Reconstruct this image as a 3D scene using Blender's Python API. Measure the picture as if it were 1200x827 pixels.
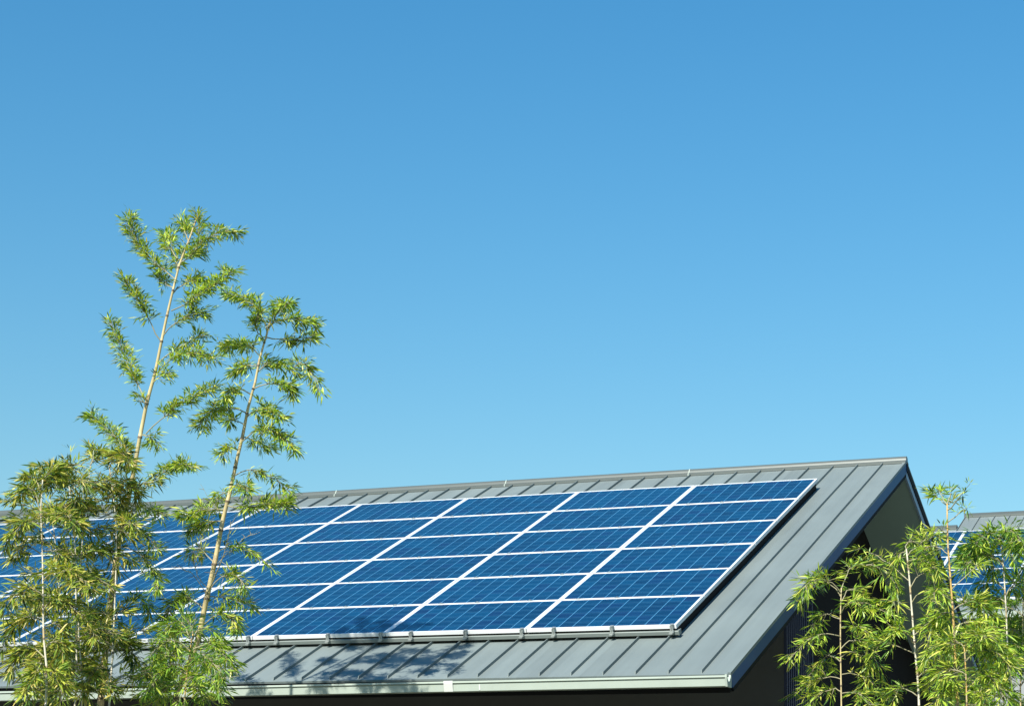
import bpy, bmesh, math, random
from mathutils import Vector, Matrix
R = math.radians
random.seed(11)
scene = bpy.context.scene
for o in list(bpy.data.objects):
    bpy.data.objects.remove(o)
COL = scene.collection

# ------------------------------------------------------------------ camera
Z0 = 4.3                                    # height of the array's lower edge above the ground
CAM = Vector((6.7535, -19.2450, -2.7015 + Z0))
FPX, YAW, PIT, ROLL = 2337.48, R(-24.2777), R(15.1798), -0.0304
FWD = Vector((math.sin(YAW)*math.cos(PIT), math.cos(YAW)*math.cos(PIT), math.sin(PIT)))
RT = Vector((math.cos(YAW), -math.sin(YAW), 0.0))
UPV = RT.cross(FWD)
E1 = RT*math.cos(ROLL) - UPV*math.sin(ROLL)
E2 = RT*math.sin(ROLL) + UPV*math.cos(ROLL)
cam_d = bpy.data.cameras.new('camera')
cam = bpy.data.objects.new('camera', cam_d)
COL.objects.link(cam)
m3 = Matrix((E1, E2, -FWD)).transposed()
cam.matrix_world = Matrix.Translation(CAM) @ m3.to_4x4()
cam_d.sensor_fit = 'HORIZONTAL'
cam_d.sensor_width = 36.0
cam_d.lens = FPX/1200*36.0
cam_d.clip_end = 3000
scene.camera = cam
scene.render.resolution_x, scene.render.resolution_y = 1024, 705

# ------------------------------------------------------------------ sky and sun
LIGHT = Vector((0.056, 0.762, -0.644)).normalized()
SUN_EL = math.asin(-LIGHT.z)
SUN_ROT = math.atan2(-LIGHT.x, -LIGHT.y)
world = bpy.data.worlds.new('World')
scene.world = world
world.use_nodes = True
wn, wl = world.node_tree.nodes, world.node_tree.links
wn.clear()
sky = wn.new('ShaderNodeTexSky')
sky.sky_type = 'NISHITA'
sky.sun_disc = False
sky.sun_elevation = SUN_EL
sky.sun_rotation = SUN_ROT
sky.altitude = 0
sky.air_density = 2.0
sky.dust_density = 0.0
sky.ozone_density = 10.0
hsv = wn.new('ShaderNodeHueSaturation')
hsv.inputs['Hue'].default_value = 0.495
hsv.inputs['Saturation'].default_value = 1.22
hsv.inputs['Value'].default_value = 0.95
bg = wn.new('ShaderNodeBackground')
bg.inputs['Strength'].default_value = 0.088
wo = wn.new('ShaderNodeOutputWorld')
wl.new(sky.outputs[0], hsv.inputs['Color'])
wl.new(hsv.outputs[0], bg.inputs[0])
wl.new(bg.outputs[0], wo.inputs[0])
sun_d = bpy.data.lights.new('sun', 'SUN')
sun_d.energy = 5.0
sun_d.angle = R(0.5)
sun_d.color = (1.0, 0.95, 0.86)
sun = bpy.data.objects.new('sun', sun_d)
COL.objects.link(sun)
sun.rotation_euler = LIGHT.to_track_quat('-Z', 'Y').to_euler()
sun.location = (-6, -20, 30)
vs = scene.view_settings
vs.view_transform = 'Standard'
vs.look = 'None'
vs.exposure = 0.75
vs.gamma = 1.0
vs.use_curve_mapping = False


# ------------------------------------------------------------------ helpers
def tag(o, label=None, cat=None, group=None, kind=None):
    if label: o['label'] = label
    if cat: o['category'] = cat
    if group: o['group'] = group
    if kind: o['kind'] = kind
    return o


def empty(name, loc=(0, 0, 0)):
    o = bpy.data.objects.new(name, None)
    COL.objects.link(o)
    o.location = loc
    o.empty_display_size = 0.2
    return o


class MB:
    """collects shapes, then links them as one mesh object"""
    def __init__(self):
        self.v, self.f, self.mi = [], [], []

    def add(self, verts, faces, mi=0):
        b = len(self.v)
        self.v += [tuple(p) for p in verts]
        self.f += [tuple(i+b for i in f) for f in faces]
        self.mi += [mi]*len(faces)

    def box(self, fr, a, b, mi=0):
        """box between local corners a and b in the frame fr (a function of u, v, h)"""
        c = [fr(u, v, h) for h in (a[2], b[2]) for v in (a[1], b[1]) for u in (a[0], b[0])]
        self.add(c, [(0, 2, 3, 1), (4, 5, 7, 6), (0, 1, 5, 4), (2, 6, 7, 3), (0, 4, 6, 2), (1, 3, 7, 5)], mi)

    def prism(self, fr, prof, u0, u1, mi=0):
        """closed profile of (v, h) swept along u"""
        n = len(prof)
        c = [fr(u0, *p) for p in prof] + [fr(u1, *p) for p in prof]
        fs = [(i, (i+1) % n, n+(i+1) % n, n+i) for i in range(n)]
        fs += [tuple(range(n-1, -1, -1)), tuple(range(n, 2*n))]
        self.add(c, fs, mi)

    def tube(self, pts, rads, seg=6, mis=None, cap=True):
        pts = [Vector(p) for p in pts]
        n = len(pts)
        rings = []
        ref = Vector((0.31, 0.87, 0.2))
        for i, p in enumerate(pts):
            t = (pts[min(i+1, n-1)]-pts[max(i-1, 0)])
            if t.length < 1e-7: t = Vector((0, 0, 1))
            t.normalize()
            a = t.cross(ref)
            if a.length < 1e-3: a = t.cross(Vector((1, 0, 0)))
            a.normalize()
            b = t.cross(a)
            rings += [p+(a*math.cos(2*math.pi*k/seg)+b*math.sin(2*math.pi*k/seg))*rads[i] for k in range(seg)]
        b0 = len(self.v)
        self.v += [tuple(p) for p in rings]
        for i in range(n-1):
            for k in range(seg):
                k2 = (k+1) % seg
                self.f.append((b0+i*seg+k, b0+i*seg+k2, b0+(i+1)*seg+k2, b0+(i+1)*seg+k))
                self.mi.append(mis[i] if mis else 0)
        if cap:
            self.f.append(tuple(b0+k for k in range(seg-1, -1, -1))); self.mi.append(0)
            self.f.append(tuple(b0+(n-1)*seg+k for k in range(seg))); self.mi.append(mis[-1] if mis else 0)

    def mesh(self, name, mats, smooth=False, fix=True):
        me = bpy.data.meshes.new(name)
        me.from_pydata(self.v, [], self.f)
        for m in (mats if isinstance(mats, (list, tuple)) else [mats]):
            me.materials.append(m)
        for p, k in zip(me.polygons, self.mi):
            p.material_index = k
            p.use_smooth = smooth
        if fix:
            bm = bmesh.new(); bm.from_mesh(me)
            bmesh.ops.recalc_face_normals(bm, faces=bm.faces)
            bm.to_mesh(me); bm.free()
        me.update()
        return me

    def build(self, name, mats, parent=None, smooth=False, fix=True, origin=None):
        if origin is not None:
            o0 = Vector(origin)
            self.v = [tuple(Vector(p)-o0) for p in self.v]
        o = bpy.data.objects.new(name, self.mesh(name, mats, smooth, fix))
        COL.objects.link(o)
        if origin is not None: o.location = origin
        if parent: o.parent = parent
        return o


def bevel(o, w, seg=1):
    md = o.modifiers.new('bevel', 'BEVEL')
    md.width = w; md.segments = seg; md.limit_method = 'ANGLE'; md.angle_limit = R(40)
    return o


def world_at(px, py, y):
    """point of the plane y = const seen at a photo pixel (photo is 1200 x 827)"""
    d = FWD + E1*((px-600)/FPX) + E2*((413.5-py)/FPX)
    return CAM + d*((y-CAM.y)/d.y)


# ------------------------------------------------------------------ materials
def new_mat(name):
    m = bpy.data.materials.new(name)
    m.use_nodes = True
    nt = m.node_tree
    b = nt.nodes['Principled BSDF']
    return m, nt, b


def N(nt, typ, **kw):
    n = nt.nodes.new(typ)
    for k, v in kw.items():
        if k in ('operation', 'data_type', 'noise_dimensions', 'feature', 'blend_type', 'attribute_name', 'voronoi_dimensions'):
            setattr(n, k, v)
        else:
            n.inputs[k].default_value = v
    return n


def M_(nt, op, a, b=None, c=None):
    n = nt.nodes.new('ShaderNodeMath'); n.operation = op
    for i, x in enumerate((a, b, c)):
        if x is None: continue
        if isinstance(x, (int, float)): n.inputs[i].default_value = x
        else: nt.links.new(x, n.inputs[i])
    return n.outputs[0]


def mix(nt, fac, a, b, blend='MIX'):
    n = nt.nodes.new('ShaderNodeMix'); n.data_type = 'RGBA'; n.blend_type = blend
    for s, x in ((0, fac), (6, a), (7, b)):
        if isinstance(x, (int, float)): n.inputs[s].default_value = x
        elif isinstance(x, tuple): n.inputs[s].default_value = x if len(x) == 4 else (*x, 1)
        else: nt.links.new(x, n.inputs[s])
    return n.outputs[2]


def plain(name, col, rough=0.5, metal=0.0, spec=0.5, var=0.12, scale=6.0, bump=0.0):
    m, nt, b = new_mat(name)
    tc = N(nt, 'ShaderNodeTexCoord')
    no = N(nt, 'ShaderNodeTexNoise', Scale=scale, Detail=6.0, Roughness=0.6)
    nt.links.new(tc.outputs['Object'], no.inputs['Vector'])
    lo = tuple(c*(1-var) for c in col); hi = tuple(min(1, c*(1+var)) for c in col)
    nt.links.new(mix(nt, no.outputs['Fac'], lo, hi), b.inputs['Base Color'])
    b.inputs['Roughness'].default_value = rough
    b.inputs['Metallic'].default_value = metal
    b.inputs['Specular IOR Level'].default_value = spec
    if bump:
        bp = N(nt, 'ShaderNodeBump', Strength=bump, Distance=0.01)
        nt.links.new(no.outputs['Fac'], bp.inputs['Height'])
        nt.links.new(bp.outputs[0], b.inputs['Normal'])
    return m


SEAM, SEAM0 = 0.338, 0.588


def roof_metal(name, col, seam_off=0.0):
    """grey coated sheet: slight tone steps from pan to pan, run-off streaks, small droppings, oil canning"""
    m, nt, b = new_mat(name)
    tc = N(nt, 'ShaderNodeTexCoord')
    sx = N(nt, 'ShaderNodeSeparateXYZ')
    nt.links.new(tc.outputs['Object'], sx.inputs[0])
    pan = M_(nt, 'FLOOR', M_(nt, 'DIVIDE', M_(nt, 'SUBTRACT', sx.outputs[0], SEAM0+seam_off), SEAM))
    wnz = N(nt, 'ShaderNodeTexWhiteNoise', noise_dimensions='1D')
    nt.links.new(pan, wnz.inputs['W'])
    mp = N(nt, 'ShaderNodeMapping'); mp.inputs['Scale'].default_value = (9, 0.55, 0.55)
    nt.links.new(tc.outputs['Object'], mp.inputs['Vector'])
    st = N(nt, 'ShaderNodeTexNoise', Scale=1.0, Detail=7.0, Roughness=0.62)
    nt.links.new(mp.outputs[0], st.inputs['Vector'])
    big = N(nt, 'ShaderNodeTexNoise', Scale=0.9, Detail=4.0, Roughness=0.55)
    nt.links.new(tc.outputs['Object'], big.inputs['Vector'])
    t = M_(nt, 'ADD', M_(nt, 'MULTIPLY', wnz.outputs['Value'], 0.11),
           M_(nt, 'ADD', M_(nt, 'MULTIPLY', st.outputs['Fac'], 0.34), M_(nt, 'MULTIPLY', big.outputs['Fac'], 0.26)))
    t = M_(nt, 'ADD', t, 0.655)
    hs = N(nt, 'ShaderNodeHueSaturation'); hs.inputs['Color'].default_value = (*col, 1)
    nt.links.new(t, hs.inputs['Value'])
    vo = N(nt, 'ShaderNodeTexVoronoi', Scale=1.15)
    wob = N(nt, 'ShaderNodeTexNoise', Scale=30.0, Detail=2.0)
    nt.links.new(tc.outputs['Object'], wob.inputs['Vector'])
    nt.links.new(tc.outputs['Object'], vo.inputs['Vector'])
    spot = M_(nt, 'LESS_THAN', M_(nt, 'ADD', vo.outputs['Distance'], M_(nt, 'MULTIPLY', wob.outputs['Fac'], 0.03)), 0.033)
    nt.links.new(mix(nt, M_(nt, 'MULTIPLY', spot, 0.7), hs.outputs[0], (0.75, 0.77, 0.74)), b.inputs['Base Color'])
    nt.links.new(M_(nt, 'ADD', M_(nt, 'MULTIPLY', big.outputs['Fac'], 0.16), 0.44), b.inputs['Roughness'])
    b.inputs['Metallic'].default_value = 0.1
    b.inputs['Specular IOR Level'].default_value = 0.25
    mp2 = N(nt, 'ShaderNodeMapping'); mp2.inputs['Scale'].default_value = (4, 1.3, 1.3)
    nt.links.new(tc.outputs['Object'], mp2.inputs['Vector'])
    oc = N(nt, 'ShaderNodeTexNoise', Scale=1.0, Detail=1.5)
    nt.links.new(mp2.outputs[0], oc.inputs['Vector'])
    bp = N(nt, 'ShaderNodeBump', Strength=0.25, Distance=0.02)
    nt.links.new(oc.outputs['Fac'], bp.inputs['Height'])
    nt.links.new(bp.outputs[0], b.inputs['Normal'])
    return m


CPU_, CPV = 0.1605, 0.159          # cell pitch


def cell_mat():
    m, nt, b = new_mat('solar_cells_under_glass')
    tc = N(nt, 'ShaderNodeTexCoord')
    sx = N(nt, 'ShaderNodeSeparateXYZ')
    nt.links.new(tc.outputs['Object'], sx.inputs[0])
    oi = N(nt, 'ShaderNodeObjectInfo')
    U = M_(nt, 'DIVIDE', M_(nt, 'ADD', sx.outputs[0], 5*CPU_), CPU_)
    V = M_(nt, 'DIVIDE', M_(nt, 'ADD', sx.outputs[1], 3*CPV), CPV)
    fu, fv = M_(nt, 'FRACT', U), M_(nt, 'FRACT', V)
    iu, iv = M_(nt, 'FLOOR', U), M_(nt, 'FLOOR', V)

    def edge(f, w):                 # 1 where within w of the cell border
        d = M_(nt, 'MINIMUM', f, M_(nt, 'SUBTRACT', 1.0, f))
        return M_(nt, 'LESS_THAN', d, w)
    gap = M_(nt, 'MAXIMUM', M_(nt, 'MULTIPLY', edge(fu, 0.021), 0.80), M_(nt, 'MULTIPLY', edge(fv, 0.014), 0.55))
    bus = M_(nt, 'MAXIMUM', M_(nt, 'LESS_THAN', M_(nt, 'ABSOLUTE', M_(nt, 'SUBTRACT', fv, 0.27)), 0.011),
             M_(nt, 'LESS_THAN', M_(nt, 'ABSOLUTE', M_(nt, 'SUBTRACT', fv, 0.73)), 0.011))
    out = M_(nt, 'MAXIMUM', M_(nt, 'GREATER_THAN', M_(nt, 'ABSOLUTE', sx.outputs[0]), 5*CPU_),
             M_(nt, 'GREATER_THAN', M_(nt, 'ABSOLUTE', sx.outputs[1]), 3*CPV))
    cx = N(nt, 'ShaderNodeCombineXYZ')
    nt.links.new(iu, cx.inputs[0]); nt.links.new(iv, cx.inputs[1])
    nt.links.new(M_(nt, 'MULTIPLY', oi.outputs['Random'], 91.7), cx.inputs[2])
    wnz = N(nt, 'ShaderNodeTexWhiteNoise', noise_dimensions='3D')
    nt.links.new(cx.outputs[0], wnz.inputs['Vector'])
    add = N(nt, 'ShaderNodeVectorMath', operation='ADD')
    nt.links.new(tc.outputs['Object'], add.inputs[0])
    off = N(nt, 'ShaderNodeVectorMath', operation='MULTIPLY')
    nt.links.new(wnz.outputs['Color'], off.inputs[0]); off.inputs[1].default_value = (7, 7, 7)
    nt.links.new(off.outputs[0], add.inputs[1])
    vo = N(nt, 'ShaderNodeTexVoronoi', Scale=55.0)
    nt.links.new(add.outputs[0], vo.inputs['Vector'])
    gr = N(nt, 'ShaderNodeSeparateColor'); nt.links.new(vo.outputs['Color'], gr.inputs[0])
    t = M_(nt, 'ADD', M_(nt, 'MULTIPLY', wnz.outputs['Value'], 0.78), M_(nt, 'MULTIPLY', gr.outputs[0], 0.22))
    c = mix(nt, t, CELL_LO, CELL_HI)
    sc = N(nt, 'ShaderNodeSeparateColor'); nt.links.new(wnz.outputs['Color'], sc.inputs[0])
    c = mix(nt, M_(nt, 'MULTIPLY', M_(nt, 'GREATER_THAN', sc.outputs[1], 0.84), 0.45), c, CELL_VIO)
    c = mix(nt, M_(nt, 'MULTIPLY', M_(nt, 'SUBTRACT', oi.outputs['Random'], 0.25), 0.42), c, (0.002, 0.046, 0.115))
    c = mix(nt, M_(nt, 'MULTIPLY', bus, 0.65), c, (0.03, 0.18, 0.34))
    c = mix(nt, gap, c, (0.10, 0.32, 0.52))
    c = mix(nt, out, c, (0.60, 0.62, 0.64))
    # thin uneven dust film on the glass
    du = N(nt, 'ShaderNodeTexNoise', Scale=2.2, Detail=6.0, Roughness=0.65)
    geo = N(nt, 'ShaderNodeNewGeometry')
    nt.links.new(geo.outputs['Position'], du.inputs['Vector'])
    c = mix(nt, M_(nt, 'MULTIPLY', du.outputs['Fac'], 0.006), c, (0.42, 0.47, 0.50))
    nt.links.new(c, b.inputs['Base Color'])
    nt.links.new(M_(nt, 'ADD', M_(nt, 'MULTIPLY', du.outputs['Fac'], 0.18), 0.06), b.inputs['Roughness'])
    b.inputs['Specular IOR Level'].default_value = 0.32
    return m


CELL_LO, CELL_HI, CELL_VIO = (0.0008, 0.0145, 0.048), (0.0010, 0.037, 0.096), (0.004, 0.012, 0.063)
MAT = {}
MAT['roof'] = roof_metal('grey_coated_roof_metal', (0.170, 0.204, 0.198))
MAT['roof_far'] = roof_metal('pale_grey_roof_metal', (0.178, 0.210, 0.204), 0.1)
MAT['cap'] = plain('ridge_metal', (0.092, 0.107, 0.098), 0.4, 0.15, 0.5, 0.10, 3)
MAT['gutter'] = plain('pale_gutter_metal', (0.345, 0.40, 0.345), 0.45, 0.0, 0.4, 0.16, 3.0)
MAT['clip'] = plain('white_painted_clip', (0.56, 0.58, 0.55), 0.5, 0, 0.4, 0.04)
MAT['barge'] = plain('dark_blue_barge_paint', (0.030, 0.085, 0.19), 0.35, 0.0, 0.03, 0.25, 1.2)
MAT['barge_b'] = plain('grey_blue_barge_paint', (0.24, 0.34, 0.44), 0.35, 0.0, 0.1, 0.1, 2)
MAT['black'] = plain('black_flashing_and_gap_shade', (0.012, 0.013, 0.014), 0.6, 0, 0.03, 0.2, 4)
MAT['soffit'] = plain('grey_green_soffit_board', (0.27, 0.38, 0.36), 0.75, 0, 0.2, 0.12, 1.2)
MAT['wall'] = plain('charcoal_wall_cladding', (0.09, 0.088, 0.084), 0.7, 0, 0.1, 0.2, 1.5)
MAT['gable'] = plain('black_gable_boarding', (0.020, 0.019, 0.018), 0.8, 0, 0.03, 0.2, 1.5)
MAT['wall_far'] = plain('grey_render', (0.26, 0.28, 0.28), 0.85, 0, 0.2, 0.12, 1.5, 0.2)
MAT['alu'] = plain('anodised_aluminium', (0.70, 0.72, 0.72), 0.45, 0.0, 0.5, 0.04, 5)
MAT['rail'] = plain('mill_aluminium_rail', (0.18, 0.21, 0.195), 0.5, 0.2, 0.5, 0.08, 4)
MAT['clamp'] = plain('zinc_clamp', (0.42, 0.45, 0.43), 0.35, 0.5, 0.5, 0.1, 20)
MAT['cells'] = cell_mat()


def leaf_mat(name, cols, trans=0.5):
    m, nt, b = new_mat(name)
    geo = N(nt, 'ShaderNodeNewGeometry')
    rp = nt.nodes.new('ShaderNodeValToRGB')
    el = rp.color_ramp.elements
    el[0].position, el[0].color = 0.0, (*cols[0], 1)
    el[1].position, el[1].color = 1.0, (*cols[-1], 1)
    for i, c in enumerate(cols[1:-1]):
        e = el.new((i+1)/(len(cols)-1)); e.color = (*c, 1)
    nt.links.new(geo.outputs['Random Per Island'], rp.inputs['Fac'])
    at = N(nt, 'ShaderNodeTexCoord')
    no = N(nt, 'ShaderNodeTexNoise', Scale=2.6, Detail=2.0)
    nt.links.new(at.outputs['Object'], no.inputs['Vector'])
    hs = N(nt, 'ShaderNodeHueSaturation')
    nt.links.new(M_(nt, 'ADD', M_(nt, 'MULTIPLY', no.outputs['Fac'], 0.8), 0.6), hs.inputs['Value'])
    nt.links.new(rp.outputs[0], hs.inputs['Color'])
    nt.links.new(hs.outputs[0], b.inputs['Base Color'])
    b.inputs['Roughness'].default_value = 0.42
    b.inputs['Specular IOR Level'].default_value = 0.45
    tr = N(nt, 'ShaderNodeBsdfTranslucent')
    br = N(nt, 'ShaderNodeHueSaturation', Hue=0.485, Saturation=1.1, Value=1.5)
    nt.links.new(hs.outputs[0], br.inputs['Color'])
    nt.links.new(br.outputs[0], tr.inputs['Color'])
    mx = N(nt, 'ShaderNodeMixShader', Fac=trans)
    nt.links.new(b.outputs[0], mx.inputs[1]); nt.links.new(tr.outputs[0], mx.inputs[2])
    out = nt.nodes['Material Output']
    nt.links.new(mx.outputs[0], out.inputs['Surface'])
    return m


MAT['leaf'] = leaf_mat('bamboo_leaf_yellow_green',
                       [(0.02, 0.06, 0.02), (0.11, 0.23, 0.03), (0.30, 0.46, 0.045), (0.45, 0.56, 0.065), (0.58, 0.55, 0.12)], 0.28)
MAT['leaf_olive'] = leaf_mat('bamboo_leaf_olive',
                             [(0.018, 0.045, 0.016), (0.08, 0.16, 0.026), (0.24, 0.34, 0.04), (0.45, 0.49, 0.065), (0.56, 0.45, 0.13)], 0.27)
MAT['leaf_green'] = leaf_mat('bamboo_leaf_fresh_green',
                             [(0.02, 0.07, 0.02), (0.10, 0.24, 0.026), (0.27, 0.44, 0.045), (0.48, 0.55, 0.065)], 0.30)
MAT['culm'] = plain('cream_bamboo_cane', (0.52, 0.43, 0.23), 0.4, 0, 0.4, 0.28, 9)
MAT['culm_orange'] = plain('amber_bamboo_cane', (0.52, 0.34, 0.11), 0.4, 0, 0.4, 0.28, 9)
MAT['culm_pale'] = plain('pale_bamboo_cane', (0.58, 0.54, 0.42), 0.45, 0, 0.4, 0.2, 9)
MAT['node'] = plain('dark_cane_node', (0.16, 0.13, 0.09), 0.7, 0, 0.2, 0.3, 15)
MAT['sheath'] = plain('cane_sheath', (0.42, 0.33, 0.18), 0.6, 0, 0.2, 0.3, 15)
MAT['twig'] = plain('dry_bamboo_twig', (0.30, 0.28, 0.17), 0.6, 0, 0.3, 0.25, 12)


def ground_mat():
    m, nt, b = new_mat('gravelly_ground')
    tc = N(nt, 'ShaderNodeTexCoord')
    n1 = N(nt, 'ShaderNodeTexNoise', Scale=0.25, Detail=8.0, Roughness=0.65)
    n2 = N(nt, 'ShaderNodeTexNoise', Scale=7.0, Detail=8.0, Roughness=0.7)
    nt.links.new(tc.outputs['Object'], n1.inputs['Vector']); nt.links.new(tc.outputs['Object'], n2.inputs['Vector'])
    c = mix(nt, n1.outputs['Fac'], (0.095, 0.10, 0.065), (0.19, 0.18, 0.15))
    c = mix(nt, n2.outputs['Fac'], c, (0.125, 0.125, 0.09))
    nt.links.new(c, b.inputs['Base Color'])
    b.inputs['Roughness'].default_value = 0.95
    bp = N(nt, 'ShaderNodeBump', Strength=0.6, Distance=0.05)
    nt.links.new(n2.outputs['Fac'], bp.inputs['Height']); nt.links.new(bp.outputs[0], b.inputs['Normal'])
    return m


# ------------------------------------------------------------------ setting
g = MB()
g.add([(-900, -900, 0), (900, -900, 0), (900, 900, 0), (-900, 900, 0)], [(0, 1, 2, 3)])
tag(g.build('ground', ground_mat()), 'pale gravelly ground around the houses and bamboo', 'ground', kind='structure')

P = R(25.502)
CP, SP = math.cos(P), math.sin(P)


def slope_frame(org):
    """u along the ridge, v up the front slope, h along its normal"""
    o = Vector(org)
    return lambda u, v, h: o + Vector((u, v*CP-h*SP, v*SP+h*CP))


def back_frame(org, vr):
    """u along the ridge, v measured down the back slope from the ridge line of h = 0"""
    o = Vector(org) + Vector((0, vr*CP, vr*SP))
    return lambda u, v, h: o + Vector((u, v*CP+h*SP, -v*SP+h*CP))


def flat_frame(org):
    o = Vector(org)
    return lambda u, v, h: o + Vector((u, v, h))


def seams_mb(mb, fr, us, v0, v1, h, w=0.009, hh=0.030):
    for u in us:
        prof = [(v0, h), (v1, h), (v1, h+hh), (v0+0.018, h+hh)]
        mb.prism(lambda uu, v, x: fr(uu, v, x), prof, u-w/2, u+w/2)


H = -0.14                                    # roof sheet below the glass plane
U0, U1, VE, VR = -17.0, 0.8874, -1.138, 7.322
ORG = Vector((0, 0, Z0))
F = slope_frame(ORG)
# the ridge line of the sheet surface
RID = F(0, VR, H)
B = lambda u, v, h: Vector((u, RID.y + v*CP + h*SP, RID.z - v*SP + h*CP))
W2 = VR - VE                                 # slope length, both sides


def near_house():
    root = empty('house', (U1-8.9, RID.y, 0))
    L = root.location
    loc = lambda fr: (lambda u, v, h: fr(u, v, h)-L)
    f, b_ = loc(F), loc(B)
    fl = lambda u, v, h: Vector((u, v, h))-L
    tag(root, 'dark house with a pitched grey standing seam roof carrying the large solar array', 'house')
    mb = MB()
    mb.prism(f, [(VE, H), (VR, H), (VR-0.010, H-0.022), (VE, H-0.022)], U0, U1)
    mb.prism(b_, [(0.0, 0.0), (W2, 0.0), (W2, -0.022), (0.010, -0.022)], U0, U1)
    us, u = [], SEAM0
    while u > U0+0.1:
        us.append(u); u -= SEAM
    seams_mb(mb, f, us, VE+0.03, VR-0.10, H)
    seams_mb(mb, b_, us, 0.10, W2-0.03, 0.0)
    # verge fold along the gable end
    mb.prism(f, [(VE+0.005, H), (VR-0.07, H), (VR-0.07, H+0.014), (VE+0.005, H+0.014)], U1-0.03, U1+0.004)
    mb.prism(b_, [(0.07, 0), (W2-0.005, 0), (W2-0.005, 0.014), (0.07, 0.014)], U1-0.03, U1+0.004)
    roof = mb.build('roof', MAT['roof'], root)
    # ridge cap: rolled top with two wings
    mb = MB()
    rz = RID-L
    prof = []
    lw, lift = 0.105, 0.036
    prof += [(-lw*CP, -lw*SP+0.006), (-lw*CP, -lw*SP+lift)]
    for k in range(9):
        a = math.pi*(1-k/8)
        prof.append((0.055*math.cos(a), 0.012+0.062*math.sin(a)))
    prof += [(lw*CP, -lw*SP+lift), (lw*CP, -lw*SP+0.006), (0.0, 0.004)]
    fr = lambda u, v, h: Vector((u-L.x, rz.y+v, rz.z+h))
    mb.prism(fr, prof, U0, U1+0.006)
    cap = mb.build('ridge_cap', MAT['cap'], roof)
    for u in (-2.15, -4.95, -7.75):
        pr = [(y*1.03, z+0.003) for y, z in prof[:-1]]
        mb = MB(); mb.prism(fr, pr, u-0.007, u+0.007)
        mb.build('ridge_joint', MAT['gutter'], roof)
    # gable trim
    mb = MB(); mb.prism(f, [(VE+0.02, H-0.024), (VR-0.012, H-0.024), (VR-0.064, H-0.142), (VE+0.02, H-0.142)], U1-0.030, U1-0.002)
    o = mb.build('barge_board', MAT['barge'], root); tag(o, 'glossy dark blue barge board of the sunny slope')
    mb = MB(); mb.prism(f, [(VE+0.06, H-0.143), (VR-0.066, H-0.143), (VR-0.090, H-0.194), (VE+0.06, H-0.194)], U1-0.036, U1-0.010)
    tag(mb.build('verge_flashing', MAT['black'], root), 'black strip under the dark blue barge board')
    mb = MB(); mb.prism(b_, [(0.012, -0.024), (W2-0.02, -0.024), (W2-0.02, -0.112), (0.052, -0.112)], U1-0.030, U1+0.006)
    tag(mb.build('verge_flashing', MAT['black'], root), 'black flashing along the far rake')
    mb = MB(); mb.prism(b_, [(0.055, -0.114), (W2-0.02, -0.114), (W2-0.02, -0.200), (0.094, -0.200)], U1-0.034, U1-0.004)
    tag(mb.build('barge_board', MAT['barge_b'], root), 'grey blue barge board of the far slope')
    # soffits
    mb = MB()
    mb.prism(f, [(VE+0.05, H-0.026), (VR-0.014, H-0.026), (VR-0.088, H-0.19), (VE+0.05, H-0.19)], U0+0.05, U1-0.038)
    mb.prism(b_, [(0.014, -0.026), (W2-0.05, -0.026), (W2-0.05, -0.19), (0.088, -0.19)], U0+0.05, U1-0.038)
    mb.build('soffit', MAT['soffit'], root)
    # walls: gable wall, recessed front wall with ribbed corner panel
    XW, YF = 0.04, 3.86
    yb = RID.y + W2*CP - 1.4
    zu = lambda y: RID.z - abs(y-RID.y)*SP/CP - 0.212
    mb = MB()
    poly = [(YF, 0), (yb, 0), (yb, zu(yb)), (RID.y, zu(RID.y)), (YF, zu(YF))]
    n = len(poly)
    c = [fl(XW, *p) for p in poly] + [fl(XW-0.2, *p) for p in poly]
    mb.add(c, [tuple(range(n)), tuple(range(2*n-1, n-1, -1))] + [(i, (i+1) % n, n+(i+1) % n, n+i) for i in range(n)])
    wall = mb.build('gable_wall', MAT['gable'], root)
    mb = MB()
    mb.box(fl, (U0+0.6, YF-0.12, 0), (XW, YF-0.002, zu(YF-0.12)-0.002))
    mb.build('wall', MAT['wall'], root)
    mb = MB()
    mb.box(fl, (U0+0.6, yb-0.2, 0), (XW-0.202, yb, zu(yb)-0.002))
    mb.build('wall', MAT['wall'], root)
    mb = MB()
    y = YF-0.125
    while y < YF+0.92:
        mb.box(fl, (XW-0.001, y, 0.0), (XW+0.035, y+0.035, zu(y)-0.01)); y += 0.085
    mb.box(fl, (XW-0.001, YF+0.93, 0.0), (XW+0.05, YF+0.98, zu(YF+0.93)-0.01))
    mb.build('ribbed_cladding', MAT['rib'], wall)
    # gutter: open box with a rolled lip
    ez = F(0, VE, H)
    gx0, gx1 = U0, U1-0.015
    yo, zo = ez.y, ez.z
    prof = [(0.012, -0.020), (0.012, -0.116), (-0.104, -0.116), (-0.116, -0.050), (-0.104, -0.048), (-0.104, -0.038), (-0.128, -0.036), (-0.128, -0.018),
            (-0.114, -0.018), (-0.098, -0.048), (-0.096, -0.108), (0.004, -0.108), (0.004, -0.020)]
    gfr = lambda u, v, h: Vector((u, yo+v, zo+h-0.006-0.0055*(gx1-u)))-L
    mb = MB(); mb.prism(gfr, prof, gx0, gx1)
    gut = mb.build('gutter', MAT['gutter'], root)
    mb = MB()
    mb.prism(gfr, [(0.02, -0.008), (0.02, -0.122), (-0.104, -0.122), (-0.130, -0.036), (-0.130, -0.010), (-0.114, -0.010), (-0.110, -0.045),
                   (-0.06, -0.085), (-0.012, -0.03), (-0.006, -0.004)], gx1, gx1+0.02)
    tag(mb.build('end_cap', MAT['gutter'], gut), 'cut out end plate of the gutter')
    mb = MB()
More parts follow.
